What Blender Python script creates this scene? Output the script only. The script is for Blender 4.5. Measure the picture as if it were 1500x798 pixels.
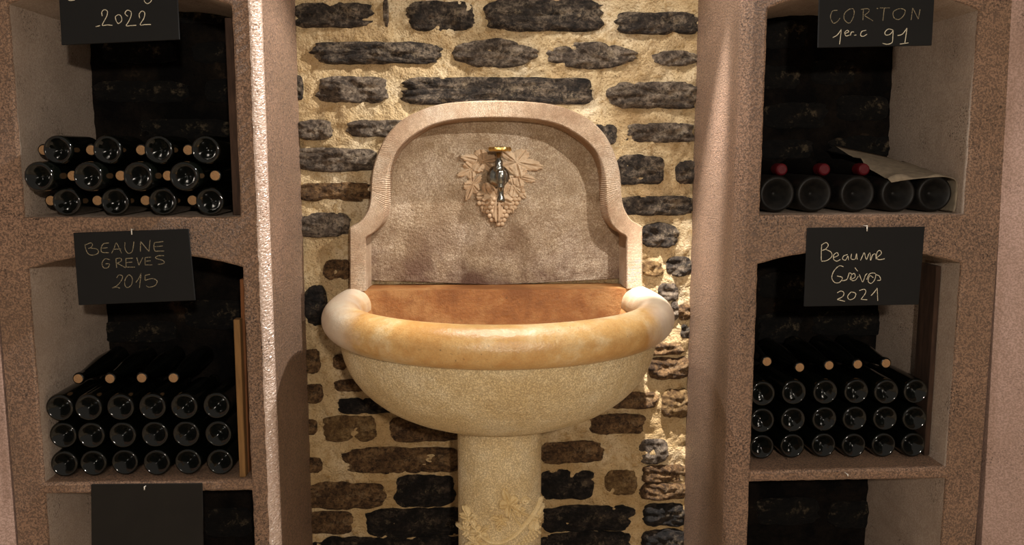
import bpy, bmesh, math, random
from mathutils import Vector, Matrix, noise
random.seed(7)
for o in list(bpy.data.objects):
    bpy.data.objects.remove(o)
SC = bpy.context.scene
COL = SC.collection
PI = math.pi

# ------------------------------------------------------------------ camera
FPX = 1280.0                                   # focal length in pixels of the 1500 x 798 frame
YAW = math.atan(59 / FPX); TILT = math.atan(FPX / 9300)
CAMZ = 1.45
FW = Vector((math.sin(YAW) * math.cos(TILT), math.cos(YAW) * math.cos(TILT), -math.sin(TILT)))
RT = Vector((math.cos(YAW), -math.sin(YAW), 0)); UP = RT.cross(FW)
cam = bpy.data.cameras.new('camera'); cam.sensor_width = 36; cam.lens = 36 * FPX / 1500
cam.clip_start = 0.02
co = bpy.data.objects.new('camera', cam); COL.objects.link(co)
co.matrix_world = Matrix(((RT.x, UP.x, -FW.x, 0), (RT.y, UP.y, -FW.y, 0), (RT.z, UP.z, -FW.z, CAMZ), (0, 0, 0, 1)))
SC.camera = co
def ray(x, y): return FW * FPX + RT * (x - 750) + UP * (399 - y)
def onY(x, y, Y):
    d = ray(x, y); t = Y / d.y; return Vector((d.x * t, Y, CAMZ + d.z * t))
def onZ(x, y, Z):
    d = ray(x, y); t = (Z - CAMZ) / d.z; return Vector((d.x * t, d.y * t, Z))

# ------------------------------------------------------------------ world and lamps
W = bpy.data.worlds.new('cellar_air'); SC.world = W; W.use_nodes = True
bg = W.node_tree.nodes['Background']; bg.inputs[0].default_value = (1.0, .88, .76, 1); bg.inputs[1].default_value = .29
def lamp(name, typ, loc, power, color, aim=None, angle=70, blend=.3, radius=.01):
    l = bpy.data.lights.new(name, typ); l.energy = power; l.color = color
    l.shadow_soft_size = radius
    if typ == 'SPOT': l.spot_size = math.radians(angle); l.spot_blend = blend
    o = bpy.data.objects.new(name, l); COL.objects.link(o); o.location = loc
    if aim: o.rotation_euler = (Vector(aim) - Vector(loc)).to_track_quat('-Z', 'Y').to_euler()
    return o
WARM = (1.0, .88, .74); NEUT = (1.0, .95, .89)
lamp('niche_spot_right', 'SPOT', (.53, 2.345, 2.45), 18, NEUT, (.1, 2.45, 1.4), 150, .3, .012)
lamp('pier_fill_light', 'SPOT', (.56, 2.345, 2.42), 118, NEUT, (-.55, 2.50, 1.2), 52, .5, .012)  # fill added to lift the side of the left pier
lamp('wall_strip_fill_light', 'SPOT', (.59, 2.34, 2.42), 560, NEUT, (.67, 2.84, .42), 20, 1, .012)  # extra spot added to brighten the lower right strip of wall
lamp('niche_spot_left', 'SPOT', (-.25, 2.33, 2.4), 44, NEUT, (.72, 2.5, 1.15), 64, .5, .012)
lamp('basin_fill_light', 'SPOT', (.0, 2.15, 2.6), 100, NEUT, (.08, 2.2, 1.0), 38, .6, .012)  # added downlight that brightens the basin alone
lamp('cellar_spot', 'SPOT', (1.15, 1.0, 2.28), 150, NEUT, (.07, 2.82, 1.2), 26, .5, .012)
lamp('room_lamp', 'POINT', (.3, -1.0, 1.9), 210, WARM, radius=.05)

SC.view_settings.view_transform = 'Standard'; SC.view_settings.look = 'None'
SC.view_settings.gamma = 1; SC.view_settings.use_curve_mapping = False
SC.view_settings.exposure = 0.0

# ------------------------------------------------------------------ materials
def srgb(r, g, b):
    f = lambda c: (c / 255 / 12.92) if c / 255 <= .04045 else ((c / 255 + .055) / 1.055) ** 2.4
    return (f(r), f(g), f(b), 1)
class NT:
    def __init__(s, name):
        s.m = bpy.data.materials.new(name); s.m.use_nodes = True
        s.t = s.m.node_tree; s.n = s.t.nodes; s.b = s.n['Principled BSDF']
        s.tc = s.n.new('ShaderNodeTexCoord')
    def link(s, a, b): s.t.links.new(a, b)
    def coord(s, scale=(1, 1, 1), src='Object'):
        mp = s.n.new('ShaderNodeMapping'); mp.inputs['Scale'].default_value = scale
        s.link(s.tc.outputs[src], mp.inputs[0]); return mp.outputs[0]
    def noise(s, scale, detail=4, rough=.55, co=None, dist=0):
        k = s.n.new('ShaderNodeTexNoise'); k.inputs['Scale'].default_value = scale
        k.inputs['Detail'].default_value = detail; k.inputs['Roughness'].default_value = rough
        k.inputs['Distortion'].default_value = dist
        s.link(co or s.tc.outputs['Object'], k.inputs['Vector']); return k.outputs['Fac']
    def voro(s, scale, co=None, feature='F1'):
        k = s.n.new('ShaderNodeTexVoronoi'); k.feature = feature; k.inputs['Scale'].default_value = scale
        s.link(co or s.tc.outputs['Object'], k.inputs['Vector']); return k.outputs['Distance']
    def ramp(s, fac, *stops):
        r = s.n.new('ShaderNodeValToRGB'); e = r.color_ramp.elements
        while len(e) < len(stops): e.new(.5)
        for q, (p, c) in zip(e, stops):
            q.position = p; q.color = c if len(c) == 4 else (*c, 1)
        s.link(fac, r.inputs[0]); return r.outputs[0]
    def gray(s, fac, a, b): return s.ramp(fac, (a, (0, 0, 0, 1)), (b, (1, 1, 1, 1)))
    def mix(s, fac, a, b):
        m = s.n.new('ShaderNodeMix'); m.data_type = 'RGBA'
        for sock, v in ((m.inputs['Factor'], fac), (m.inputs['A'] if False else m.inputs[6], a), (m.inputs[7], b)):
            if isinstance(v, (int, float)): sock.default_value = v
            elif isinstance(v, tuple): sock.default_value = v
            else: s.link(v, sock)
        return m.outputs[2]
    def math(s, op, a, b=0.0):
        m = s.n.new('ShaderNodeMath'); m.operation = op
        for i, v in enumerate((a, b)):
            if isinstance(v, (int, float)): m.inputs[i].default_value = v
            else: s.link(v, m.inputs[i])
        return m.outputs[0]
    def bump(s, h, strength=.5, dist=.01, prev=None):
        b = s.n.new('ShaderNodeBump'); b.inputs['Strength'].default_value = strength
        b.inputs['Distance'].default_value = dist; s.link(h, b.inputs['Height'])
        if prev: s.link(prev, b.inputs['Normal'])
        return b.outputs[0]
    def z(s, a, b):
        sp = s.n.new('ShaderNodeSeparateXYZ'); s.link(s.tc.outputs['Object'], sp.inputs[0])
        mr = s.n.new('ShaderNodeMapRange'); mr.inputs[1].default_value = a; mr.inputs[2].default_value = b
        s.link(sp.outputs[2], mr.inputs[0]); return mr.outputs[0]
    def out(s, color=None, rough=.9, normal=None, metal=0, spec=.3):
        if color is not None:
            if isinstance(color, tuple): s.b.inputs['Base Color'].default_value = color
            else: s.link(color, s.b.inputs['Base Color'])
        if isinstance(rough, (int, float)): s.b.inputs['Roughness'].default_value = rough
        else: s.link(rough, s.b.inputs['Roughness'])
        s.b.inputs['Metallic'].default_value = metal; s.b.inputs['Specular IOR Level'].default_value = spec
        if normal is not None: s.link(normal, s.b.inputs['Normal'])
        return s.m

def mat_roughcast(name, c1, c2, grain=1.0, speck=.5, spec=.35, rough=.72):
    k = NT(name)
    big = k.noise(3.5, 6, .65); fine = k.noise(210, 4, .7); mid = k.noise(70, 5, .65)
    col = k.mix(k.gray(big, .38, .62), c1, c2)
    col = k.mix(k.math('MULTIPLY', k.gray(fine, .48, .60), .65 * grain), col, srgb(214, 184, 162))
    col = k.mix(k.math('MULTIPLY', k.gray(fine, .5, .39), .75 * grain), col, srgb(84, 62, 48))
    dirt = k.math('MULTIPLY', k.gray(k.noise(170, 4, .7), .55, .60), k.gray(k.noise(6, 6, .7), .58 - speck * .3, .72 - speck * .2))
    col = k.mix(k.math('MULTIPLY', dirt, .9), col, srgb(40, 32, 28))
    h = k.math('ADD', fine, k.math('MULTIPLY', mid, .8))
    return k.out(col, rough, k.bump(h, .9 * grain, .010), spec=spec)
M = {}
M['plaster'] = mat_roughcast('pink_roughcast_plaster', srgb(160, 128, 102), srgb(178, 142, 116), 1.0, spec=.5, rough=.5)
M['arris'] = mat_roughcast('pale_highlight_arris', srgb(206, 180, 164), srgb(216, 192, 176), .3, .1, spec=1.0, rough=.2)  # paler base colour carries the corner's specular highlight
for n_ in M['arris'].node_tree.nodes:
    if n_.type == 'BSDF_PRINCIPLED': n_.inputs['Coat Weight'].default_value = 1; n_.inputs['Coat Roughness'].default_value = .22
M['bay_plaster'] = mat_roughcast('whitewashed_bay_plaster', srgb(176, 158, 142), srgb(196, 178, 162), .35, .3, rough=.85, spec=.2)
M['plaster_smooth'] = mat_roughcast('smooth_pink_plaster', srgb(176, 146, 132), srgb(188, 158, 146), .55, .25)
def mat_mortar():
    k = NT('sandy_lime_mortar')
    big = k.noise(5, 6, .6); mid = k.noise(40, 5, .65)
    col = k.ramp(big, (.36, srgb(178, 150, 110)), (.5, srgb(206, 182, 142)), (.64, srgb(224, 206, 174)))
    col = k.mix(k.gray(mid, .46, .66), col, srgb(172, 144, 102))
    col = k.mix(k.gray(k.noise(180, 4, .7), .56, .66), col, srgb(128, 104, 74))
    low = k.math('MULTIPLY', k.math('SUBTRACT', 1.0, k.z(.3, .95)), .35)
    col = k.mix(low, col, srgb(196, 156, 96))
    h = k.math('ADD', mid, k.math('MULTIPLY', k.noise(150, 4, .6), .5))
    return k.out(col, .95, k.bump(h, .9, .02), spec=.15)
M['mortar'] = mat_mortar()
def mat_stone(name, a, b, c, wet=0.0):
    k = NT(name)
    n1 = k.noise(20, 10, .75, k.coord((1, 1, 1.5)), .5); n2 = k.noise(75, 8, .75)
    col = k.ramp(n1, (.38, a), (.5, b), (.62, c))
    col = k.mix(k.gray(n2, .46, .62), col, a)
    smear = k.math('MULTIPLY', k.gray(k.noise(26, 9, .75), .56, .66), .7)
    col = k.mix(smear, col, k.mix(.5, c, srgb(186, 164, 130)))
    h = k.math('ADD', n1, k.math('MULTIPLY', n2, .8))
    return k.out(col, .8 - wet, k.bump(h, 1.0, .025), spec=.3)
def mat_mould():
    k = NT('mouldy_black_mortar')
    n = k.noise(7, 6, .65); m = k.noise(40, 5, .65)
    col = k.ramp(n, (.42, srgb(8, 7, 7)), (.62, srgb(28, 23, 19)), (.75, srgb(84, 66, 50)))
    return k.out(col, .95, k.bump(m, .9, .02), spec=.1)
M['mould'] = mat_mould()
M['stone_dark'] = mat_stone('dark_slaty_stone', srgb(32, 27, 23), srgb(82, 70, 59), srgb(152, 134, 113))
M['stone_grey'] = mat_stone('grey_stone', srgb(58, 48, 40), srgb(124, 108, 92), srgb(178, 160, 138))
M['stone_brown'] = mat_stone('brown_stone', srgb(58, 40, 26), srgb(128, 96, 62), srgb(170, 134, 92))
M['stone_black'] = mat_stone('blackish_damp_stone', srgb(14, 12, 11), srgb(40, 34, 30), srgb(84, 70, 58), .1)
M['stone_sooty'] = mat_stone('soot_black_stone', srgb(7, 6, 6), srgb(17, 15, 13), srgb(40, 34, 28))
M['stone_tan'] = mat_stone('tan_stone', srgb(92, 66, 38), srgb(146, 114, 72), srgb(184, 152, 104))

def mat_limestone(name, a, b, c, hammer=1.0, rough=.75, spec=.35, dark=0.0, comb=False):
    k = NT(name)
    big = k.noise(6, 7, .66); mid = k.noise(28, 6, .65); fine = k.noise(250, 4, .7)
    col = k.ramp(big, (.38, a), (.5, b), (.62, c))
    col = k.mix(k.math('MULTIPLY', k.gray(mid, .48, .66), .55), col, a)
    col = k.mix(k.math('MULTIPLY', k.gray(fine, .48, .34), .55 * min(1, hammer)), col, srgb(116, 88, 60))
    pits = k.math('MULTIPLY', k.gray(k.noise(120, 4, .7), .62, .68), k.gray(k.noise(9, 4, .6), .45, .65))
    col = k.mix(k.math('MULTIPLY', pits, .7), col, srgb(58, 44, 30))
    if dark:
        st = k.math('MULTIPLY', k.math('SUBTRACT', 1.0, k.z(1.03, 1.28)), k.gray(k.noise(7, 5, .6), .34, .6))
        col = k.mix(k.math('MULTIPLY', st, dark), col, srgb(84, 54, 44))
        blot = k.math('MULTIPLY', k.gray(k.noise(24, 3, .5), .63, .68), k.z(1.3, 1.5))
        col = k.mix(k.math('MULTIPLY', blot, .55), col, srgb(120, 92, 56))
    h = k.math('ADD', k.math('MULTIPLY', fine, .5), k.math('MULTIPLY', k.noise(95, 4, .6), 1.0))
    nm = k.bump(h, .8 * hammer, .012)
    if comb:
        w = k.n.new('ShaderNodeTexWave'); w.inputs['Scale'].default_value = 8; w.inputs['Distortion'].default_value = 1.4
        w.inputs['Detail'].default_value = 2; w.inputs['Detail Scale'].default_value = 3
        k.link(k.coord(src='UV'), w.inputs['Vector'])
        nm = k.bump(w.outputs['Fac'], .7, .006, nm)
        col = k.mix(k.math('MULTIPLY', k.gray(w.outputs['Fac'], .75, .95), .22), col, srgb(110, 84, 60))
    return k.out(col, rough, nm, spec=spec)
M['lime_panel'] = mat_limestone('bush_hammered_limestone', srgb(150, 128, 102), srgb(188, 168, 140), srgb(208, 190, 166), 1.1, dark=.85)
M['lime_edge'] = mat_limestone('combed_limestone', srgb(184, 152, 122), srgb(208, 180, 150), srgb(220, 198, 172), .6, comb=True)
M['lime_bowl'] = mat_limestone('hammered_yellow_limestone', srgb(218, 192, 142), srgb(234, 212, 166), srgb(242, 224, 184), .8)
M['lime_carved'] = mat_limestone('carved_limestone', srgb(166, 138, 108), srgb(186, 158, 126), srgb(198, 174, 144), .25)
M['lime_vine'] = mat_limestone('carved_yellow_limestone', srgb(208, 180, 126), srgb(226, 202, 152), srgb(236, 216, 172), .3)
def pale_ends(m):
    '''paler mix towards both ends of the rim'''
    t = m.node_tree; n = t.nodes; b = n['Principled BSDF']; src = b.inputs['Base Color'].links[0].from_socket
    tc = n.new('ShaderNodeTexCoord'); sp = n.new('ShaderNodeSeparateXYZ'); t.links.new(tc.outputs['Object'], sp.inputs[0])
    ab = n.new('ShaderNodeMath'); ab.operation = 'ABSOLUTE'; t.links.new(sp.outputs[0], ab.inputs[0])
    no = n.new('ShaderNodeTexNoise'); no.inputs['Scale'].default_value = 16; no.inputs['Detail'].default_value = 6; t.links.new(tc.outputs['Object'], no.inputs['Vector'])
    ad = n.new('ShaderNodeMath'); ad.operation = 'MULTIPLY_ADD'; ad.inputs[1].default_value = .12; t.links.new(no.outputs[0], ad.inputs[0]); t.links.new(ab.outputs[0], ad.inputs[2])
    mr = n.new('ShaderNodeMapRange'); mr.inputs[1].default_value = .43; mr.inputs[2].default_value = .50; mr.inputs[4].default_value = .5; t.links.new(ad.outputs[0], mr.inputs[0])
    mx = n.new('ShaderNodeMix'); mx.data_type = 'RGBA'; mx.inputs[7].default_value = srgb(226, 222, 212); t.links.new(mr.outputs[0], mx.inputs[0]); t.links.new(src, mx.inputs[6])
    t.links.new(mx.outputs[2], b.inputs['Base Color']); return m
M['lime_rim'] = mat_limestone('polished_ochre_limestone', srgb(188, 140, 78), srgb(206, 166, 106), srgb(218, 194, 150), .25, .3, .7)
pale_ends(M['lime_rim'])  # base colour turns paler towards both rim ends
M['lime_inner'] = mat_limestone('water_stained_limestone', srgb(120, 72, 32), srgb(146, 94, 48), srgb(166, 120, 72), .35, .55)
def mat_glass(name, tint, rough, dust):
    k = NT(name)
    n = k.noise(45, 4, .6)
    k.b.inputs['Coat Weight'].default_value = .0
    return k.out(k.mix(k.math('MULTIPLY', k.gray(n, .4, .8), dust), tint, srgb(120, 112, 100)), rough, spec=.5 if rough < .3 else .22)
M['bottle'] = mat_glass('dark_bottle_glass', srgb(6, 8, 6), .1, .01)
M['bottle_dusty'] = mat_glass('dusty_bottle_glass', srgb(14, 13, 12), .5, .05)
def mat_plain(name, c, rough, metal=0, var=.25, scale=60, stretch=(1, 1, 1), bump=.2, spec=.3):
    k = NT(name); n = k.noise(scale, 5, .6, k.coord(stretch))
    d = tuple(v * (1 - var) for v in c[:3]) + (1,)
    return k.out(k.mix(k.gray(n, .35, .7), d, c), rough, k.bump(n, bump, .004), metal, spec)
M['cork'] = mat_plain('cork_disc', srgb(172, 132, 92), .9, var=.35, scale=300)
M['redcap'] = mat_plain('red_wax_capsule', srgb(88, 13, 22), .5, var=.2)
M['slate'] = mat_plain('black_slate', srgb(13, 13, 13), .75, var=.2, scale=18, bump=.1)
M['slate_dusty'] = mat_plain('dusty_black_slate', srgb(30, 27, 23), .85, var=.25, scale=12, bump=.1)
M['nail'] = mat_plain('zinc_nail', srgb(232, 226, 214), .35, .3, var=.1)
M['wood'] = mat_plain('pale_batten_wood', srgb(136, 100, 58), .8, var=.4, scale=16, stretch=(6, 6, .6))
M['wood_red'] = mat_plain('reddish_batten_wood', srgb(122, 76, 42), .8, var=.4, scale=16, stretch=(6, 6, .6))
M['wood_dark'] = mat_plain('weathered_dark_plank', srgb(70, 50, 38), .9, var=.6, scale=14, stretch=(5, 5, .8))
M['paper'] = mat_plain('dusty_wrapping_paper', srgb(150, 136, 116), .95, var=.35, scale=40)
M['brass'] = mat_plain('brass', (.75, .50, .16, 1), .28, 1, var=.3, scale=80)
M['tapmetal'] = mat_plain('tarnished_nickel', (.32, .31, .27, 1), .22, 1, var=.6, scale=90)
M['floor'] = mat_plain('stone_floor', srgb(206, 188, 164), .8, var=.2, scale=5)
def mat_chalk(name, c, lo, hi):
    k = NT(name); n = k.noise(420, 3, .6)
    return k.out(k.mix(k.gray(n, lo, hi), c, srgb(48, 46, 44)), .95, spec=.1)
M['chalk'] = mat_chalk('white_chalk', srgb(212, 202, 178), .5, .75)
M['chalk_faint'] = mat_chalk('rubbed_chalk', srgb(150, 138, 112), .42, .66)

# ------------------------------------------------------------------ mesh helpers
def mk(name, verts, faces, mat, parent=None, smooth=False, uv=None, midx=None):
    me = bpy.data.meshes.new(name); me.from_pydata([tuple(v) for v in verts], [], faces); me.validate()
    for m in (mat if isinstance(mat, (list, tuple)) else [mat]): me.materials.append(m)
    if smooth:
        for p in me.polygons: p.use_smooth = True
    if midx:
        for p, i in zip(me.polygons, midx): p.material_index = i
    if uv:
        l = me.uv_layers.new(name='uv')
        for lp in me.loops: l.data[lp.index].uv = uv[lp.vertex_index]
    o = bpy.data.objects.new(name, me); COL.objects.link(o)
    if parent: o.parent = parent
    return o
def fixn(o):
    bm = bmesh.new(); bm.from_mesh(o.data); bmesh.ops.recalc_face_normals(bm, faces=bm.faces); bm.to_mesh(o.data); bm.free(); return o
def tag(o, label, cat=None, group=None, kind=None):
    o['label'] = label
    if cat: o['category'] = cat
    if group: o['group'] = group
    if kind: o['kind'] = kind
    return o
def empty(name, loc):
    o = bpy.data.objects.new(name, None); COL.objects.link(o); o.location = loc; o.empty_display_size = .05; return o
def part(parent, name, verts, faces, mat, **k):
    """part given in world coordinates under an Empty at parent.location"""
    L = parent.location if parent.type == 'EMPTY' else Vector((0, 0, 0))
    o = mk(name, [Vector(v) - L for v in verts], faces, mat, parent, **k); return o
def catmull(P, n=6, closed=False):
    P = [Vector(p) for p in P]; out = []; N = len(P)
    rng = range(N if closed else N - 1)
    for i in rng:
        p0 = P[(i - 1) % N] if closed or i > 0 else P[i]; p1 = P[i]; p2 = P[(i + 1) % N]
        p3 = P[(i + 2) % N] if closed or i + 2 < N else P[i + 1]
        for j in range(n):
            t = j / n
            out.append(.5 * ((2 * p1) + (p2 - p0) * t + (2 * p0 - 5 * p1 + 4 * p2 - p3) * t * t + (3 * p1 - p0 - 3 * p2 + p3) * t ** 3))
    if not closed: out.append(P[-1])
    return out
def grid_faces(nu, nv, off=0, closeu=False):
    F = []
    for i in range(nu if closeu else nu - 1):
        for j in range(nv - 1):
            a = i * nv + j; b = ((i + 1) % nu) * nv + j
            F.append((off + a, off + b, off + b + 1, off + a + 1))
    return F
def lathe(prof, seg, axis='Y'):
    V = []
    for r, h in prof:
        for k in range(seg):
            a = 2 * PI * k / seg
            V.append((r * math.cos(a), h, r * math.sin(a)) if axis == 'Y' else (r * math.cos(a), r * math.sin(a), h))
    F = []
    for i in range(len(prof) - 1):
        for k in range(seg):
            k2 = (k + 1) % seg
            F.append((i * seg + k, i * seg + k2, (i + 1) * seg + k2, (i + 1) * seg + k))
    return V, F
def box(x0, x1, y0, y1, z0, z1, jit=0):
    V = [Vector((x, y, z)) for x in (x0, x1) for y in (y0, y1) for z in (z0, z1)]
    if jit: V = [v + Vector((random.uniform(-jit, jit) for _ in range(3))) for v in V]
    return V, [(0, 1, 3, 2), (4, 6, 7, 5), (0, 4, 5, 1), (2, 3, 7, 6), (0, 2, 6, 4), (1, 5, 7, 3)]
def tube(path, r, seg=8, r1=None):
    path = [Vector(p) for p in path]; V = []; F = []
    n = len(path)
    for i, p in enumerate(path):
        d = (path[min(i + 1, n - 1)] - path[max(i - 1, 0)]).normalized()
        a = d.orthogonal().normalized() if i == 0 else (a - d * a.dot(d)).normalized()
        b = d.cross(a); rr = r + ((r1 if r1 is not None else r) - r) * i / (n - 1)
        for k in range(seg):
            t = 2 * PI * k / seg; V.append(p + (a * math.cos(t) + b * math.sin(t)) * rr)
    for i in range(n - 1):
        for k in range(seg):
            F.append((i * seg + k, i * seg + (k + 1) % seg, (i + 1) * seg + (k + 1) % seg, (i + 1) * seg + k))
    F.append(tuple(range(seg - 1, -1, -1))); F.append(tuple((n - 1) * seg + k for k in range(seg)))
    return V, F
def merge(*parts):
    V = []; F = []
    for v, f in parts:
        o = len(V); V += list(v); F += [tuple(i + o for i in q) for q in f]
    return V, F

# ------------------------------------------------------------------ the setting
D = 2.36          # front plane of the rendered bays
B = 2.84          # stone wall behind them
LX0, LX1 = -1.18, -.617     # left bays
RX0, RX1 = .79, 1.365       # right bays
CL, CR = -.545, .723        # arrises of the niche
TOPZ = 2.6
def opening(x0, x1, z0, z1, rise, step=.02):
    P = []
    def seg(a, b):
        n = max(2, int((Vector(b) - Vector(a)).length / step))
        for i in range(n): P.append(Vector(a).lerp(Vector(b), i / n))
    seg((x0, z0), (x1, z0)); seg((x1, z0), (x1, z1))
    n = 30
    for i in range(n):
        t = i / n; P.append(Vector((x1 + (x0 - x1) * t, z1 + rise * (1 - (2 * t - 1) ** 2))))
    seg((x0, z1), (x0, z0))
    out = []
    for p in P:
        q = Vector((p.x * 40, p.y * 40, x0 * 9)); s = .0022
        out.append(Vector((p.x + s * noise.noise(q), p.y + s * noise.noise(q + Vector((7, 3, 1))))))
    return out
def offset(P, d):
    out = []; n = len(P)
    for i in range(n):
        t = (P[(i + 1) % n] - P[i - 1]).normalized(); out.append(P[i] + Vector((t.y, -t.x)) * d)
    return out
def bay_wall(name, x0, x1, corner_side, holes, label):
    """a slab of masonry x0..x1, D..B with openings; the arris on corner_side is rounded"""
    c = x1 if corner_side > 0 else x0
    bm = bmesh.new()
    zs = [i * TOPZ / 130 for i in range(131)]
    xs = [x0, x1]
    other = x0 if corner_side > 0 else x1
    def outer(sh, Y):
        ring = [Vector((other, Y, 0))]
        for z in zs:
            j = .0025 * noise.noise(Vector((z * 30, sh * 50, c * 5))) if sh else 0
            ring.append(Vector((c - corner_side * (sh + j), Y, z)))
        ring.append(Vector((other, Y, TOPZ))); return ring
    loops = [[outer(.028, D), outer(.016, D + .005), outer(.006, D + .014), outer(0, D + .028), outer(0, B)]]
    for h in holes:
        P = opening(*h)
        to3 = lambda Q, Y: [Vector((p.x, Y, p.y)) for p in Q]
        loops.append([to3(offset(P, .007), D), to3(offset(P, .002), D + .002), to3(P, D + .008), to3(P, B)])
    edges = []
    for n_loop, rings in enumerate(loops):
        vs = [[bm.verts.new(v) for v in r] for r in rings]
        n = len(vs[0])
        for i in range(n): edges.append(bm.edges.new((vs[0][i], vs[0][(i + 1) % n])))
        for a, b in zip(vs[:-1], vs[1:]):
            for i in range(n):
                f = bm.faces.new((a[i], a[(i + 1) % n], b[(i + 1) % n], b[i]))
                if n_loop and b is vs[-1]: f.material_index = 1
    bmesh.ops.triangle_fill(bm, use_beauty=True, use_dissolve=False, edges=edges)
    bmesh.ops.recalc_face_normals(bm, faces=bm.faces)
    me = bpy.data.meshes.new(name); bm.to_mesh(me); bm.free(); me.materials.append(M['plaster']); me.materials.append(M['bay_plaster'])
    o = bpy.data.objects.new(name, me); COL.objects.link(o)
    return tag(o, label, kind='structure')
wl = bay_wall('wall_left', -1.262, CL, 1, [(LX0, LX1, 1.28, 1.825, .055), (LX0, LX1, .02, 1.143, .042)],
              'pink roughcast masonry with two arched wine bays beside the fountain')
wr = bay_wall('wall_right', CR, 1.465, -1, [(RX0, RX1, 1.28, 1.829, .055), (RX0, RX1, .02, 1.143, .042)],
              'pink roughcast masonry with arched wine bays holding magnums and the 2021 slate')
def shelf(parent, x0, x1):
    nx, nz = 40, 2
    V, F = [], []
    prof = [(D + .02, .515), (D + .004, .517), (D - .001, .523), (D - .001, .541), (D + .004, .547), (D + .012, .549), (B, .549), (B, .515)]
    for i in range(nx + 1):
        x = x0 + (x1 - x0) * i / nx
        for (y, z) in prof:
            q = Vector((x * 45, y * 30, z * 60)); V.append((x, y + .002 * noise.noise(q), z + .002 * noise.noise(q + Vector((3, 9, 2)))))
    n = len(prof)
    for i in range(nx):
        for j in range(n): F.append((i * n + j, i * n + (j + 1) % n, (i + 1) * n + (j + 1) % n, (i + 1) * n + j))
    F += [tuple(range(n)), tuple(nx * n + k for k in range(n))]
    return fixn(mk('shelf', V, F, M['plaster'], parent))
shelf(wl, LX0 - .004, LX1 + .004); shelf(wr, RX0 - .004, RX1 + .004)
# left pier arris as real grains; its paler colour paints in the highlight
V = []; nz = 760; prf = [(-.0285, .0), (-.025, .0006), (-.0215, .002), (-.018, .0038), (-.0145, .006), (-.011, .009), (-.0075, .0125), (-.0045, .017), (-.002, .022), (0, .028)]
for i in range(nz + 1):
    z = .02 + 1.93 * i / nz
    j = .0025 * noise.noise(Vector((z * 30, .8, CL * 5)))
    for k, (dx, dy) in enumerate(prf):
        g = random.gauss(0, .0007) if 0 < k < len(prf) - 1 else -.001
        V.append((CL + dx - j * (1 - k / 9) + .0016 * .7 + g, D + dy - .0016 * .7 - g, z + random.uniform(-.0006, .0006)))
ar = fixn(mk('arris', V, grid_faces(nz + 1, len(prf)), M['arris'], wl)); ar['label'] = 'glossy rounded corner of the left pier, highlight painted pale'
# splayed side walls that come forward on both sides of the bays
def splay(name, x, s, lean, label):
    V = [(x, D + .03, 0), (x - lean, D + .03, TOPZ), (x, D, 0), (x - lean, D, TOPZ), (x + s * .02, D - .012, 0), (x + s * .02 - lean, D - .012, TOPZ),
         (x + s * 1.0, D - .95, 0), (x + s * 1.0 - lean, D - .95, TOPZ), (x + s * 1.0, B, 0), (x + s * 1.0, B, TOPZ)]
    F = [(0, 2, 3, 1), (2, 4, 5, 3), (4, 6, 7, 5), (6, 8, 9, 7)]
    o = mk(name, V, F, M['plaster_smooth']); return tag(fixn(o), label, kind='structure')
splay('wall_right_return', 1.492, 1, .055, 'smooth pink plaster wall beyond the bay of the 2021 slate')
splay('wall_left_return', -1.268, -1, 0, 'pink plaster wall beyond the bay of the 2022 slate')
fl = mk('floor', [(-3, -3, 0), (3, -3, 0), (3, 3, 0), (-3, 3, 0)], [(0, 1, 2, 3)], M['floor']); tag(fl, 'stone cellar floor below the fountain', kind='structure')

# back wall: mortar bed with every stone a piece of its own
def bed(x, z):
    q = Vector((x, 0, z))
    return .010 * noise.noise(q * 9) + .009 * noise.noise(q * 24 + Vector((4, 0, 1))) + .005 * noise.noise(q * 60)
V, F = [], []
def patch(x0, x1, z0, z1, st):
    nx = int((x1 - x0) / st) + 1; nz = int((z1 - z0) / st) + 1; off = len(V)
    for i in range(nx):
        x = x0 + (x1 - x0) * i / (nx - 1)
        for j in range(nz):
            z = z0 + (z1 - z0) * j / (nz - 1); V.append((x, B + bed(x, z), z))
    F.extend(grid_faces(nx, nz, off))
patch(-.62, .8, .08, 2.0, .0075); patch(-2.2, -.62, 0, TOPZ, .03); patch(.8, 2.4, 0, TOPZ, .03)
patch(-.62, .8, 2.0, TOPZ, .03); patch(-.62, .8, 0, .08, .03)
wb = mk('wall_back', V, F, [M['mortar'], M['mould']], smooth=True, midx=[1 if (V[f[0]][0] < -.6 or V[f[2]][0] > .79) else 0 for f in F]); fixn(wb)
tag(wb, 'rubble stone wall in sandy mortar behind the fountain', kind='structure')
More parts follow.
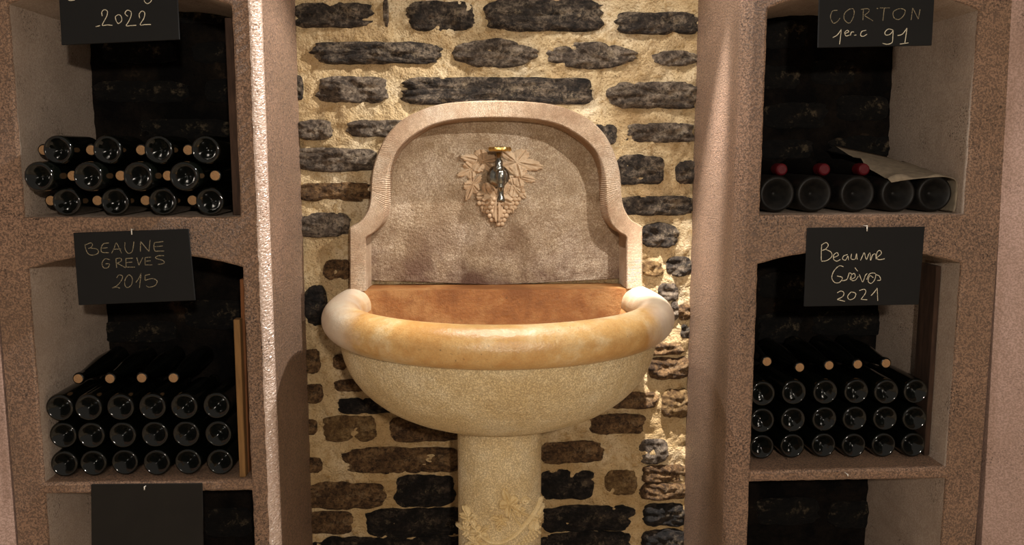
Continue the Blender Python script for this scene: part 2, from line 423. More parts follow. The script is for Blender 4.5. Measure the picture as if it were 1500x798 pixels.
STN = '''430 4 546 41 d 5|561 0 570 39 g 3|596 2 694 45 d 4|711 -2 885 47 d 4|903 18 1026 51 d 4|461 61 642 94 d 5|661 58 790 99 g p|804 62 932 101 g p|955 74 1026 97 g p
426 110 445 147 d 4|465 112 567 151 g 4|590 113 864 154 d 5|891 120 1024 159 g 4|434 176 487 205 g 3|505 176 608 200 g 4|860 182 903 213 d 3|918 180 1018 209 g 4
432 217 552 251 g 4|902 227 972 271 d 4|990 236 1020 270 d 3|434 268 548 294 b 4|905 287 1016 315 d 4|434 312 512 346 g 4|475 380 514 410 b 3|446 420 480 476 k 3
938 327 993 362 d 3|977 376 1014 404 d 3|964 415 993 440 g 3|940 383 972 404 t 3|982 441 993 468 g 3|993 446 1012 468 b 3|996 475 1012 496 d 3
443 512 470 545 b 3|488 519 509 541 b 3|444 562 474 589 b 3|490 556 545 572 b 4|494 583 577 605 k 4|446 614 465 636 b 3|472 610 552 645 t 4|571 612 676 645 b 4
446 669 473 692 b 3|507 657 676 690 b 5|450 707 563 744 b 4|579 696 666 740 k 4|450 750 518 780 b 4|538 746 678 783 k 5|450 787 678 815 k 5
940 502 1000 519 b 4|949 523 1008 554 b 4|970 570 1008 610 t 4|893 574 962 597 b 4|866 607 943 634 b 4|792 647 883 676 b 4|935 643 978 678 g 3|941 682 1004 705 b 4
792 688 870 729 k 4|887 688 933 722 t 3|938 708 1004 730 b 4|792 742 924 775 k 5|943 738 1004 769 k 4|792 780 922 815 k 5|941 776 1004 815 k 4
195 14 332 34 k 5|138 118 275 150 k 4|300 116 360 150 k 4|205 175 345 203 k 4|150 60 260 92 k 4|282 62 360 94 k 4|140 214 250 246 k 4|1110 30 1180 70 k 4|1190 88 1250 124 k 4|1110 96 1170 130 k 4
1120 150 1210 188 k 4|1226 140 1300 176 k 4|1115 205 1190 232 k 4|1215 200 1330 228 k 4|150 470 260 500 k 4|270 440 370 480 k 4|1110 400 1190 436 k 4|1190 455 1300 490 k 4|1110 460 1170 500 k 4|300 745 370 785 k 4|1110 730 1200 766 k 4|1215 735 1290 770 k 4'''
SM = dict(s='stone_sooty', d='stone_dark', g='stone_grey', b='stone_brown', k='stone_black', t='stone_tan')
def stone(x0, y0, x1, y1, m, kind, seed):
    a = onY(x0, y0, B); b = onY(x1, y1, B)
    cx, cz = (a.x + b.x) / 2, (a.z + b.z) / 2; hx, hz = (b.x - a.x) / 2, (a.z - b.z) / 2
    NR, NS = 10, 64; V = []; F = []
    pw = 2.2 if kind == 'p' else {'3': 3.0, '4': 4.5, '5': 6.0}[kind]
    prd = .012 + .006 * random.random()
    for i in range(NR + 1):
        u = i / NR; rad = min(1.0, u * 1.05)
        for k in range(NS):
            t = 2 * PI * k / NS; c, s = math.cos(t), math.sin(t)
            r = (abs(c) ** pw + abs(s) ** pw) ** (-1 / pw)
            q = Vector((c * 1.4 * max(1, hx / hz * .5), s * 1.4, seed * 3.1))
            r *= 1.03 + .09 * noise.noise(q) + .08 * noise.noise(q * 2.7) + .04 * noise.noise(q * 7)
            px, pz = c * r, s * r
            if kind == 'p': pz *= 1 - .35 * max(0, px) ** 2
            x = cx + hx * px * rad * 1.02; z = cz + hz * pz * rad * 1.04
            h = prd * (1 - max(0, (u - .55) / .45) ** 2.5) if u < 1 else -.02
            w = Vector((x, seed * .7, z))
            h += (.012 * noise.noise(w * 16) + .009 * noise.noise(Vector((x * 26, seed, z * 62))) + .006 * noise.noise(w * 75)) * (1 if u < 1 else 0)
            V.append((x - cx, B - h, z - cz))
    for i in range(NR):
        for k in range(NS):
            k2 = (k + 1) % NS; F.append((i * NS + k, i * NS + k2, (i + 1) * NS + k2, (i + 1) * NS + k))
    V = [(v[0], v[1] - B, v[2]) for v in V]
    o = mk('stone', V, F, M[SM[m]], wb, smooth=True); o.location = (cx, B, cz)
    bm = bmesh.new(); bm.from_mesh(o.data); bmesh.ops.remove_doubles(bm, verts=bm.verts, dist=1e-5)
    bmesh.ops.recalc_face_normals(bm, faces=bm.faces); bm.to_mesh(o.data); bm.free()
    return o
for i, s in enumerate(STN.replace('\n', '|').split('|')):
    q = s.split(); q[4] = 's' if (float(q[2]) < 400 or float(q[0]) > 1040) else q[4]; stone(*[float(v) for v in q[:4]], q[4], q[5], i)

# ------------------------------------------------------------------ the fountain
FX = .078; SY = 2.705; RD = .112          # axis, slab face, recess depth
fount = empty('wall_fountain', (FX, 2.5, 0))
tag(fount, 'carved limestone wall fountain with half round basin on a pedestal', 'fountain')
outer = [(941, 423), (941, 380), (941, 332), (937, 329), (925, 322), (915, 306), (911, 288), (909, 258), (903, 232), (890, 203), (870, 180), (843, 164), (810, 153), (770, 148.5), (727, 147)]
inner = [(918, 423), (918, 380), (918, 348), (916, 345), (905, 338), (894, 324), (889, 303), (886, 255), (877, 228), (864, 211), (846, 197), (822, 183.5), (792, 176), (760, 173), (727, 172)]
def half(P, lift=0):
    Q = [onY(x, y, SY) for x, y in P]; Q = [Vector((q.x - FX, q.z)) for q in Q]
    Q[-1].x = 0; Q[0].y = Q[0].y; 
    H = Q[:3] + catmull(Q[3:], 5)
    return [Vector((FX + h.x, h.y)) for h in H] + [Vector((FX - h.x, h.y)) for h in reversed(H[:-1])]
OU, IN = half(outer), half(inner)
n = len(OU); V = []; F = []; UVs = []
arc = 0
def ring(P, Y, v):
    a = 0
    for i, p in enumerate(P):
        if i: a += (OU[i] - OU[i - 1]).length
        V.append((p.x, Y, p.y)); UVs.append((a * 10, v))
ctr = Vector((FX, 1.2))
shr = [p + (ctr - p).normalized() * .004 for p in OU]
ring(OU, B + .01, 0); ring(OU, SY + .005, .1); ring(shr, SY, .12); ring([a.lerp(b, .06) for a, b in zip(IN, OU)], SY, .3); ring(IN, SY + .004, .31); ring([p + (ctr - p).normalized() * .006 for p in IN], SY + RD, .4)
F = [(r * n + i, r * n + i + 1, (r + 1) * n + i + 1, (r + 1) * n + i) for r in range(5) for i in range(n - 1)]
slab = part(fount, 'back_slab', V, F, M['lime_edge'], uv=UVs); fixn(slab)
pz0 = IN[0].y
P2 = [p + (ctr - p).normalized() * .004 for p in IN]
# recessed face as a gently uneven grid of rows across the outline
V, F = [], []
rows = 48; cols = 40
H = P2[:n // 2 + 1]
def halfw(z):
    for a, b in zip(H[:-1], H[1:]):
        if a.y <= z <= b.y and b.y > a.y: return (a.x + (b.x - a.x) * (z - a.y) / (b.y - a.y)) - FX
    return H[-1].x - FX + .01
ztop = H[-1].y - .0005
for j in range(rows + 1):
    t = j / rows; z = pz0 + (ztop - pz0) * (1 - (1 - t) ** 1.6)
    w = halfw(z) + .004
    for i in range(cols + 1):
        x = FX + w * (2 * i / cols - 1)
        V.append((x, SY + RD - .002 + .0025 * noise.noise(Vector((x * 14, 1, z * 14))), z))
panel = part(fount, 'recessed_panel', V, grid_faces(rows + 1, cols + 1), M['lime_panel'], smooth=True); fixn(panel)

# basin: profile swept along straight-sided half round plan
CY = 2.57
def sweep(prof, nstraight=6, narc=64):
    V = []; path = []
    for i in range(nstraight): path.append((1, 0, (B + .02) + (CY - B - .02) * i / nstraight))
    for i in range(narc + 1):
        a = -PI * i / narc; path.append((math.cos(a), math.sin(a), CY))
    for i in range(1, nstraight + 1): path.append((-1, 0, CY + (B + .02 - CY) * i / nstraight))
    for nx, ny, yy in path:
        t = max(0, (yy - CY) / (B - CY)); k = 1 - .075 * t * t
        for r, z in prof: V.append((FX + nx * r * k, yy + ny * r, z))
    return V, grid_faces(len(path), len(prof)), len(path)
bowl_prof = [(.477, .938), (.468, .926), (.466, .918)] + [(.12 + .346 * math.cos(t * PI / 28), .912 - .255 * math.sin(t * PI / 28)) for t in range(1, 15)] + [(.0, .655)]
in_prof = [(0, .80), (.2, .805), (.3, .83), (.36, .875), (.392, .925), (.402, .962)]
V, F, npth = sweep(in_prof + [(.43, .95)] + bowl_prof)
nprof = len(in_prof) + 1 + len(bowl_prof)
mi = [0 if (i % (nprof - 1)) < len(in_prof) else 1 for i in range(len(F))]
basin = part(fount, 'basin', V, F, [M['lime_inner'], M['lime_bowl']], smooth=True, midx=mi); fixn(basin)
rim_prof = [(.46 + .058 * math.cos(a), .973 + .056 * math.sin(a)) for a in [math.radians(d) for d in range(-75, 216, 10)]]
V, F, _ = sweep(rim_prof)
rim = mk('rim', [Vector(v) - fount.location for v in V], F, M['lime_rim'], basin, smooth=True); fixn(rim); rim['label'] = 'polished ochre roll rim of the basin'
V, F = box(FX - .46, FX + .46, SY + .006, B + .01, .79, pz0 - .0006)
led = mk('back_ledge', [Vector(v) - fount.location for v in V], F, M['lime_inner'], basin)

# pedestal, with carved vine
PR, PY = .124, 2.50
prof = [(PR + .004, .662), (PR + .004, .648), (PR, .645)] + [(PR, .645 - i * .02) for i in range(1, 22)] + [(PR, .16), (PR + .03, .12), (PR + .04, .02), (PR + .04, 0)]
V, F = lathe(prof, 56, 'Z'); V = [(x + FX, y + PY, z) for x, y, z in V]
ped = part(fount, 'pedestal', V, F, M['lime_bowl'], smooth=True)

def leaf_mesh(size, lobes=5, tip=1.35, depth=.012, seed=0, ns=110, nr=12, curl=.5):
    """vine leaf in its own (u, v, height) frame, tip along +v"""
    V, F = [], []
    for i in range(nr + 2):
        u = min(1, i / nr)
        for k in range(ns):
            t = 2 * PI * k / ns
            th = abs(((t + PI) % (2 * PI)) - PI)         # 0 at the tip
            lob = .60 + .40 * abs(math.cos(th * lobes / 2)) ** .7
            if th < .6: lob *= 1 + (tip - 1) * (1 - th / .6)
            if th > 2.7: lob *= 1 - .55 * (th - 2.7) / .44
            lob *= 1 + .05 * math.sin(th * 27)
            r = size * u * lob
            dv = r * abs(math.sin(th * lobes / 2)) * 2 / lobes
            vein = math.exp(-(dv / (.0011 + .02 * size)) ** 2)
            side = .5 + .5 * math.cos(r * 2 * PI / .007 + dv * 500)
            h = depth * (.55 + .3 * math.cos(th * lobes) * u + curl * .5 * noise.noise(Vector((math.sin(t) * u * 1.8, math.cos(t) * u * 1.8, seed * 2.3))))
            h -= depth * ((.6 * vein) + .10 * side * (1 - vein)) * min(1, u * 3)
            if i == nr: h *= .9
            if i == nr + 1: h = -.004
            V.append((r * math.sin(t), r * math.cos(t), h))
    for i in range(nr + 1):
        for k in range(ns): F.append((i * ns + k, i * ns + (k + 1) % ns, (i + 1) * ns + (k + 1) % ns, (i + 1) * ns + k))
    return V, F
def place_flat(V, cx, cz, rot, Y, sx=1, sy=1):
    c, s = math.cos(rot), math.sin(rot)
    return [(cx + (u * sx) * c - (v * sy) * s, Y - h, cz + (u * sx) * s + (v * sy) * c) for u, v, h in V]
def sphere(c, r, seg=10, rings=6):
    V = []; F = []
    for i in range(rings + 1):
        p = PI * i / rings
        for k in range(seg):
            t = 2 * PI * k / seg; V.append((c[0] + r * math.sin(p) * math.cos(t), c[1] + r * math.cos(p), c[2] + r * math.sin(p) * math.sin(t)))
    for i in range(rings):
        for k in range(seg): F.append((i * seg + k, i * seg + (k + 1) % seg, (i + 1) * seg + (k + 1) % seg, (i + 1) * seg + k))
    return V, F
PYF = SY + RD
def zp(x, y): p = onY(640 + x / 4.433, 180 + y / 4.433, PYF - .01); return p
orn = None
# leaves: zoom centre, size, rotation of the tip, x / y stretch
for i, (zx, zy, sz, rot, sx, sy, dp) in enumerate([(300, 250, .052, 1.35, .72, 1.1, .024), (225, 300, .036, 2.0, .8, 1.1, .02), (515, 255, .058, -1.75, .8, 1.15, .026),
        (525, 345, .046, -1.8, .72, 1.0, .022), (232, 400, .036, 2.75, .75, 1.2, .018), (505, 420, .038, -2.3, .8, 1.0, .020), (330, 470, .044, 2.85, .8, 1.0, .022), (460, 480, .042, -2.85, .8, 1.0, .022), (392, 480, .062, PI, .8, 1.0, .034)]):
    c = zp(zx, zy); V, F = leaf_mesh(sz, 5, 1.3, dp, i)
    o = part(fount, 'carved_leaf', place_flat(V, c.x, c.z, rot, PYF, sx, sy), F, M['lime_carved'], smooth=True); fixn(o)
pts = []
for j in range(9):
    for i in range(14):
        zx = 262 + i * 27 + (j % 2) * 13; zy = 440 + j * 27
        lo = 445 + max(0, (360 - zx)) * -.1
        inside = zy < 690 - abs(zx - 400) * 1.35 and zy > (500 - (zx - 262) * .12 if zx < 400 else 590 - (zx - 400) * 1.0)
        if inside: pts.append((zx, zy))
gm, gf = sphere((0, 0, 0), .0082)
gme = None
for zx, zy in pts:
    c = zp(zx, zy)
    if gme is None:
        o = mk('grape', gm, gf, M['lime_carved'], fount, smooth=True); gme = o.data
    else:
        o = bpy.data.objects.new('grape', gme); COL.objects.link(o); o.parent = fount
    o.location = Vector((c.x, PYF - .007 - .004 * random.random(), c.z)) - fount.location
# tap
tc = zp(398, 345); TX, TZ = tc.x, tc.z
tap = None
V1 = [(x + TX, y + PYF - .035, z + TZ) for x, y, z in lathe([(0, 0), (.022, .001), (.0335, .006), (.036, .014), (.036, .022), (.022, .026), (.02, .05)], 28)[0]]
F1 = lathe([(0, 0)] * 7, 28)[1]
o = part(fount, 'tap', V1, F1, M['tapmetal'], smooth=True); fixn(o); tap = o
def tp(name, V, F, mat): 
    q = mk(name, [Vector(v) - fount.location for v in V], F, mat, tap, smooth=True); return fixn(q)
cy = PYF - .075
ped_prof = lambda P, Y: [(x + TX, y + Y, z + TZ) for x, y, z in P]
v1, f1 = tube([(TX, PYF - .03, TZ), (TX + .003, PYF - .06, TZ), (TX + .006, PYF - .085, TZ + .002)], .0125, 14)
tp('tap_barrel', v1, f1, M['tapmetal'])
v1, f1 = lathe([(.0, .022), (.010, .021), (.0155, .014), (.0165, 0), (.0145, -.014), (.0105, -.026), (.0115, -.030), (.0115, -.034), (.0095, -.036), (.009, -.058), (.0105, -.062), (.0125, -.070), (.0125, -.078), (.008, -.079), (.0, -.074)], 20, 'Z')
tp('spout', [(x + TX + .006, y + PYF - .085, z + TZ) for x, y, z in v1], f1, M['tapmetal'])
v1, f1 = lathe([(0, .075), (.0075, .075), (.0075, .055), (.0125, .05), (.0135, .04), (.0125, .034), (.0165, .03), (.0165, .018), (.009, .012), (0, .012)], 16, 'Z')
tp('valve_stem', [(x + TX, y + PYF - .062, z + TZ) for x, y, z in v1], f1, M['tapmetal'])
HV, HF = [], []
ns = 48; ring_p = [(.0, .009), (.011, .010), (.017, .006), (.024, .006), (.030, .009), (.0335, .006), (.034, .0), (.031, -.005), (.025, -.004), (.012, -.003), (0, -.003)]
for r, h in ring_p:
    for k in range(ns):
        t = 2 * PI * k / ns; rr = r * (1 + (.07 * math.cos(6 * t) if r > .02 else 0))
        HV.append((TX + .004 + rr * math.cos(t), PYF - .062 + rr * math.sin(t), TZ + .083 + h))
for i in range(len(ring_p) - 1):
    for k in range(ns): HF.append((i * ns + k, i * ns + (k + 1) % ns, (i + 1) * ns + (k + 1) % ns, (i + 1) * ns + k))
hd = tp('tap_wheel', HV, HF, M['brass']); hd['label'] = 'golden brass tap wheel'
# pedestal carving
def pz(x, y): return onY(650 + x / 5.05, 640 + y / 5.05, PY - PR)
def wrap(V, cx, cz, rot, sx=1, sy=1):
    c, s = math.cos(rot), math.sin(rot); out = []
    for u, v, h in V:
        x = cx + u * sx * c - v * sy * s - FX; z = cz + u * sx * s + v * sy * c
        a = math.asin(max(-.98, min(.98, x / PR))); r = PR + h
        out.append((FX + r * math.sin(a), PY - r * math.cos(a), z))
    return out
for i, (zx, zy, sz, rot, sx, sy, dp, nm) in enumerate([(485, 500, .026, .35, .95, 1.25, .009, 'carved_leaf'), (425, 615, .017, 1.2, .9, 1.2, .008, 'carved_leaf'), (560, 560, .016, -2.2, .8, 1.2, .007, 'carved_leaf'),
        (195, 640, .020, .3, .9, 1.2, .010, 'carved_leaf'), (185, 740, .018, 1.5, .9, 1.1, .009, 'carved_leaf'), (270, 720, .020, -.8, .9, 1.1, .010, 'carved_leaf'), (690, 670, .020, -.6, .8, 1.3, .009, 'carved_leaf'), (250, 800, .022, 2.2, 1, 1.1, .010, 'carved_leaf')]):
    c = pz(zx, zy); V, F = leaf_mesh(sz * 1.15, 5, 1.4, dp * 2.0, i + 20, curl=.3)
    o = mk(nm, [Vector(v) - fount.location for v in wrap(V, c.x, c.z, rot, sx, sy)], F, M['lime_vine'], ped, smooth=True); fixn(o)
def spiral(zx, zy, r, turns=1.6, w=.0028, dirn=1, ph=0):
    c = pz(zx, zy); P = []
    for i in range(34):
        t = i / 33; a = ph + dirn * t * turns * 2 * PI; rr = r * (1 - .85 * t)
        P.append((c.x + rr * math.cos(a), c.z + rr * math.sin(a)))
    return P
def relief(P, w, h, name='carved_tendril'):
    V, F = [], []; N = len(P)
    for i, (x, z) in enumerate(P):
        a = Vector(P[max(i - 1, 0)]); b = Vector(P[min(i + 1, N - 1)]); t = (b - a).normalized(); nrm = Vector((-t.y, t.x))
        for s, hh in ((-1, -.003), (-.7, h * .7), (0, h), (.7, h * .7), (1, -.003)):
            p = Vector((x, z)) + nrm * w * s; x0 = p.x - FX; an = math.asin(max(-.98, min(.98, x0 / PR))); r = PR + hh
            V.append(Vector((FX + r * math.sin(an), PY - r * math.cos(an), p.y)) - fount.location)
    o = mk(name, V, grid_faces(N, 5), M['lime_vine'], ped, smooth=True); return fixn(o)
for a in ((600, 490, .012, 1.5, .003, 1, 0), (540, 512, .008, 1.4, .0025, -1, 1), (412, 672, .009, 1.3, .003, 1, 2), (180, 680, .011, 1.6, .003, -1, 0)):
    relief(spiral(*a), a[4], .012)
br = catmull([(p.x, p.z) for p in [pz(*q) for q in ((742, 520), (690, 590), (600, 670), (520, 735), (430, 775), (330, 770), (250, 700), (200, 660))]] and [Vector((p.x, p.z)) for p in [pz(*q) for q in ((735, 530), (690, 590), (600, 670), (520, 735), (430, 775), (340, 775), (270, 730))]], 6)
relief([tuple(p) for p in br], .0055, .011, 'carved_branch')
st = catmull([Vector((p.x, p.z)) for p in [pz(*q) for q in ((500, 545), (520, 600), (560, 650), (580, 690))]], 5); relief([tuple(p) for p in st], .003, .006)
gv = gme.copy(); gv.materials.clear(); gv.materials.append(M['lime_vine'])
for j in range(5):
    for i in range(9):
        zx = 560 + i * 24 + (j % 2) * 12; zy = 715 + j * 22
        if zx < 735 and zy > 1390 - zx * 1.05 + 0:
            c = pz(zx, zy); x0 = c.x - FX; an = math.asin(max(-.97, min(.97, x0 / PR)))
            o = bpy.data.objects.new('grape', gv); COL.objects.link(o); o.parent = ped; o.scale = (.62, .62, .62)
            o.location = Vector((FX + PR * math.sin(an), PY - PR * math.cos(an), c.z)) - fount.location

# ------------------------------------------------------------------ bottles
R75 = .0386
PROF = [(.0, .030), (.0035, .0295), (.005, .027), (.012, .021), (.021, .010), (.0275, .003), (.031, .0006), (.0325, 0), (.0358, .0018), (.0377, .006), (R75, .013), (R75, .165), (.0372, .182), (.032, .203), (.0235, .225), (.0185, .245), (.0155, .265), (.0145, .282), (.0165, .283), (.0168, .292), (.0155, .297), (.0128, .2975)]
SLIM = [(r * .76, h) for r, h in PROF[:10]] + [(.0293, .014), (.0293, .12), (.028, .14), (.025, .17), (.0215, .2), (.0175, .23), (.0152, .26)] + PROF[-5:]
def bottle_meshes(scale, gmat, cmat, capsule, prof=PROF):
    V, F = lathe([(r * scale, h * (scale if scale > 1 else 1)) for r, h in prof], 32)
    a = mk('wine_bottle', V, F, gmat, smooth=True); fixn(a); me = a.data; bpy.data.objects.remove(a)
    if capsule: cp = [(0, .002 + .2975), (.012, .2995), (.016, .297), (.0182, .290), (.0182, .255), (.017, .250)]
    else: cp = [(0, .2992), (.0105, .2992), (.0127, .2984), (.0127, .29)]
    V, F = lathe([(r * scale, h * (scale if scale > 1 else 1)) for r, h in cp], 20)
    b = mk('cork', V, F, cmat, smooth=False); fixn(b); me2 = b.data; bpy.data.objects.remove(b)
    return me, me2
m75 = bottle_meshes(1, M['bottle'], M['cork'], False)
mRev = bottle_meshes(1, M['bottle'], M['cork'], False, SLIM)
m75red = bottle_meshes(1, M['bottle_dusty'], M['redcap'], True, SLIM)
mMag = bottle_meshes(1.34, M['bottle_dusty'], M['redcap'], True)
def bottle(ms, x, y, z, label, group, rev=False, yaw=0, pitch=0, name='wine_bottle', child='cork'):
    o = bpy.data.objects.new(name, ms[0]); COL.objects.link(o)
    L = .2975 * (1.34 if ms is mMag else 1)
    o.location = (x, y + (L if rev else 0), z); o.rotation_euler = (pitch, 0, yaw + (PI if rev else 0))
    tag(o, label, 'bottle', group)
    c = bpy.data.objects.new(child, ms[1]); COL.objects.link(c); c.parent = o
    return o
ORD = ['first', 'second', 'third', 'fourth', 'fifth', 'sixth']
TIER = ['lowest', 'middle', 'uppermost']
# bay under the 2022 slate: three staggered tiers, every other bottle laid the other way round
rows = [[(97, 295), (168, 295), (238, 295), (307, 296)], [(56, 260.5), (128.4, 262), (201.6, 261.6), (269.3, 262)], [(84, 224.5), (157, 225.6), (232, 225.6), (301, 226.8)]]
cork = [[(72, 293), (140.5, 294), (211, 293.5), (280, 298)], [(104, 257), (174.5, 258), (243.6, 258), (313, 260.4)], [(59, 224), (131.5, 225), (204.7, 225), (273.6, 225.6)]]
zrow = [1.2815 + R75 + k * .0678 for k in range(3)]
for t in range(3):
    for i, (px, py) in enumerate(rows[t]):
        Y = [2.372, 2.318, 2.36][t] + (.0 if i else -.004)
        p = onY(px, py, Y)
        bottle(m75, p.x, Y, zrow[t], f'{ORD[i]} outward base from the plaster side wall, {TIER[t]} tier, under the 2022 slate', 'bottles in the 2022 bay', yaw=random.uniform(-.01, .01))
    for i, (px, py) in enumerate(cork[t]):
        cy_ = (2.425, 2.392, 2.418)[t]; p = onY(px, py, cy_)
        bottle(mRev, max(p.x, LX0 + .032) + .004, cy_, zrow[t], f'{ORD[i]} cork from the plaster side wall, {TIER[t]} tier, under the 2022 slate', 'bottles in the 2022 bay', rev=True)
# bays of three square tiers
def square_bay(xs, yb, corks, ends, slate, bayname, z0, Ys, corkY, lim):
    for t in range(3):
        for i, px in enumerate(xs[t]):
            Y = Ys + random.uniform(-.006, .006)
            p = onY(px, yb[t], Y)
            bx_ = max(lim[0] + R75 + .001, min(lim[1] - R75 - .001, p.x))
            if i: bx_ = max(bx_, last_ + 2 * R75 + .001)
            last_ = bx_
            k = i if ends == 'first' else len(xs[t]) - 1 - i
            bottle(m75, bx_, Y, z0 + R75 + .0015 + t * .0812, f'{ORD[k]} outward base from the {bayname}, {TIER[t]} tier of the {slate[-4:]} bay', f'bottles in the {slate} bay', yaw=random.uniform(-.008, .008))
    for i, (px, py) in enumerate(corks):
        p = onY(px, py, corkY); k = len(corks) - 1 - i
        bottle(mRev, p.x, corkY, p.z, f'{ORD[k]} cork end from the {bayname}, lying atop the {slate[-4:]} bay tiers', f'bottles in the {slate} bay', rev=True)
lx = [[40 + v * .288 for v in r] for r in ([170, 333, 495, 657, 817, 979], [155, 318, 482, 646, 806, 970], [140, 303, 470, 633, 795, 960])]
square_bay(lx, [679, 633, 588], [(114.5, 554.5), (161, 554.5), (207.5, 553.5), (254, 553.5)], 'last', 'BEAUNE GREVES 2015', 'wooden battens', .5495, 2.392, 2.46, (LX0 + .002, 9))
rx = [[1080 + v * .2757 for v in r] for r in ([130, 292, 458, 618, 777, 937], [133, 297, 464, 625, 787, 948], [137, 303, 470, 635, 795, 954])]
square_bay(rx, [662, 617, 572], [(1123.5, 529.5), (1171.5, 538), (1214.5, 535), (1256.5, 533.5), (1298, 532)], 'last', 'Beaune Grèves 2021', 'dark weathered plank', .5495, 2.445, 2.50, (-9, 1.344))
# magnums
MX = []; MR = R75 * 1.34
for i, px in enumerate((1138, 1192.5, 1255.5, 1315, 1373.5)):
    p = onY(px, 282, 2.42)
    x = min(p.x, RX1 - .0585); MX.append(x)
    bottle(mMag, x, 2.415, 1.2825 + MR, ['dusty magnum base beside the plaster pier, under the CORTON slate', 'dusty magnum base, second from the pier, under the CORTON slate', 'dusty magnum base, middle one of five, under the CORTON slate', 'dusty magnum base under the front corner of the draped paper', 'dusty magnum base wrapped by the paper against the side wall'][i], 'magnums under the CORTON slate', name='magnum_bottle', child='capsule')
for i, (px, py) in enumerate(((1145.5, 249), (1208, 250), (1266, 251))):
    p = onY(px, py, 2.51)
    REDX = p.x
    bottle(m75red, p.x, 2.51, 1.400, ['red capped bottle neck beside the plaster pier, above the dusty magnums', 'red capped bottle neck, middle of the three above the dusty magnums', 'red capped bottle neck beside the draped paper edge'][i], 'red capped bottles under the CORTON slate', rev=True, child='capsule')
# wrapping paper
fe = [onY(x, y, 2.402) for x, y in ((1306, 267), (1330, 263), (1350, 260.5), (1370, 259), (1388, 259), (1402, 265), (1411, 280), (1409, 299), (1398, 312))]
fe = [Vector((min(p.x, RX1 - .002 - .001 * (i % 2)), p.y, max(p.z, 1.2835))) for i, p in enumerate(fe)]
be = [onY(x, y, 2.70) for x, y in ((1223, 213), (1250, 219), (1278, 225), (1300, 230), (1318, 236))]
be = be + [Vector((RX1 - .012, 2.70, 1.42)), Vector((RX1 - .004, 2.70, 1.38)), Vector((RX1 - .004, 2.70, 1.33)), Vector((RX1 - .012, 2.70, 1.286))]
V = []; ts = [0, .034, .06, .1, .17, .25, .34, .44, .54, .64, .74, .84, .92, 1]; nv = len(ts) - 1
for a, b in zip(catmull(fe, 4), catmull(be, 4)):
    for t in ts:
        p = a.lerp(b, t); p.z += .004 * noise.noise(p * 22) * (4 * t * (1 - t))
        cs = [(mx, 1.2825 + MR, MR + .0035) for mx in MX] if p.y > 2.408 else []
        if p.y > 2.55: cs.append((REDX, 1.40, .036))
        for mx, mz, mr in cs:
            d = Vector((p.x - mx, p.z - mz))
            if d.length < mr: d = d.normalized() * mr; p.x = min(mx + d.x, RX1 - .0015); p.z = max(mz + d.y, 1.2835)
        V.append(p)
ppr = mk('wrapping_paper', V, grid_faces(len(V) // (nv + 1), nv + 1), M['paper'], smooth=True)
sm = ppr.modifiers.new('thickness', 'SOLIDIFY'); sm.thickness = .0012
tag(ppr, 'grey wrapping paper draped over two magnums against the plaster wall', 'paper')

# ------------------------------------------------------------------ boards
def board(name, V, F, mat, label, cat='board'):
    c = Vector((sum(v[0] for v in V) / len(V), sum(v[1] for v in V) / len(V), min(v[2] for v in V)))
    o = mk(name, [Vector(v) - c for v in V], F, mat); o.location = c
    b = o.modifiers.new('bevel', 'BEVEL'); b.width = .002; b.segments = 2; return tag(o, label, cat)
def px_board(x0t, x1t, yt, x0b, x1b, Y, th, z0):
    a, b = onY(x0t, yt, Y), onY(x1t, yt, Y); c = onY(x0b, 690, Y); d = onY(x1b, 690, Y)
    V = [(c.x, Y, z0), (c.x, Y + th, z0), (a.x, Y, a.z), (a.x, Y + th, a.z), (d.x, Y, z0), (d.x, Y + th, z0), (b.x, Y, b.z), (b.x, Y + th, b.z)]
    return V, box(0, 1, 0, 1, 0, 1)[1]
V, F = px_board(341.5, 351, 468, 350.5, 359.5, 2.375, .03, .5495)
board('wooden_batten', V, F, M['wood'], 'shorter pale wooden batten standing beside the bottles of the 2015 bay', 'batten')
V, F = px_board(351, 357, 409, 359.8, 365, 2.408, .03, .5495)
V = [(min(v[0], LX1 - .003), v[1], v[2]) for v in V]
board('wooden_batten', V, F, M['wood_red'], 'taller reddish wooden batten against the pier of the 2015 bay', 'batten')
V, F = box(1.347, 1.3625, 2.455, 2.545, .552, 1.122, .001)
board('plank', V, F, M['wood_dark'], 'dark weathered plank leaning on the plaster side of the 2021 bay', 'plank')
V, F = box(-.643, -.622, 2.39, 2.60, 1.2805, 1.80, .002)
board('plank', V, F, M['wood_dark'], 'dark board standing at the pier side of the 2022 bay', 'plank')

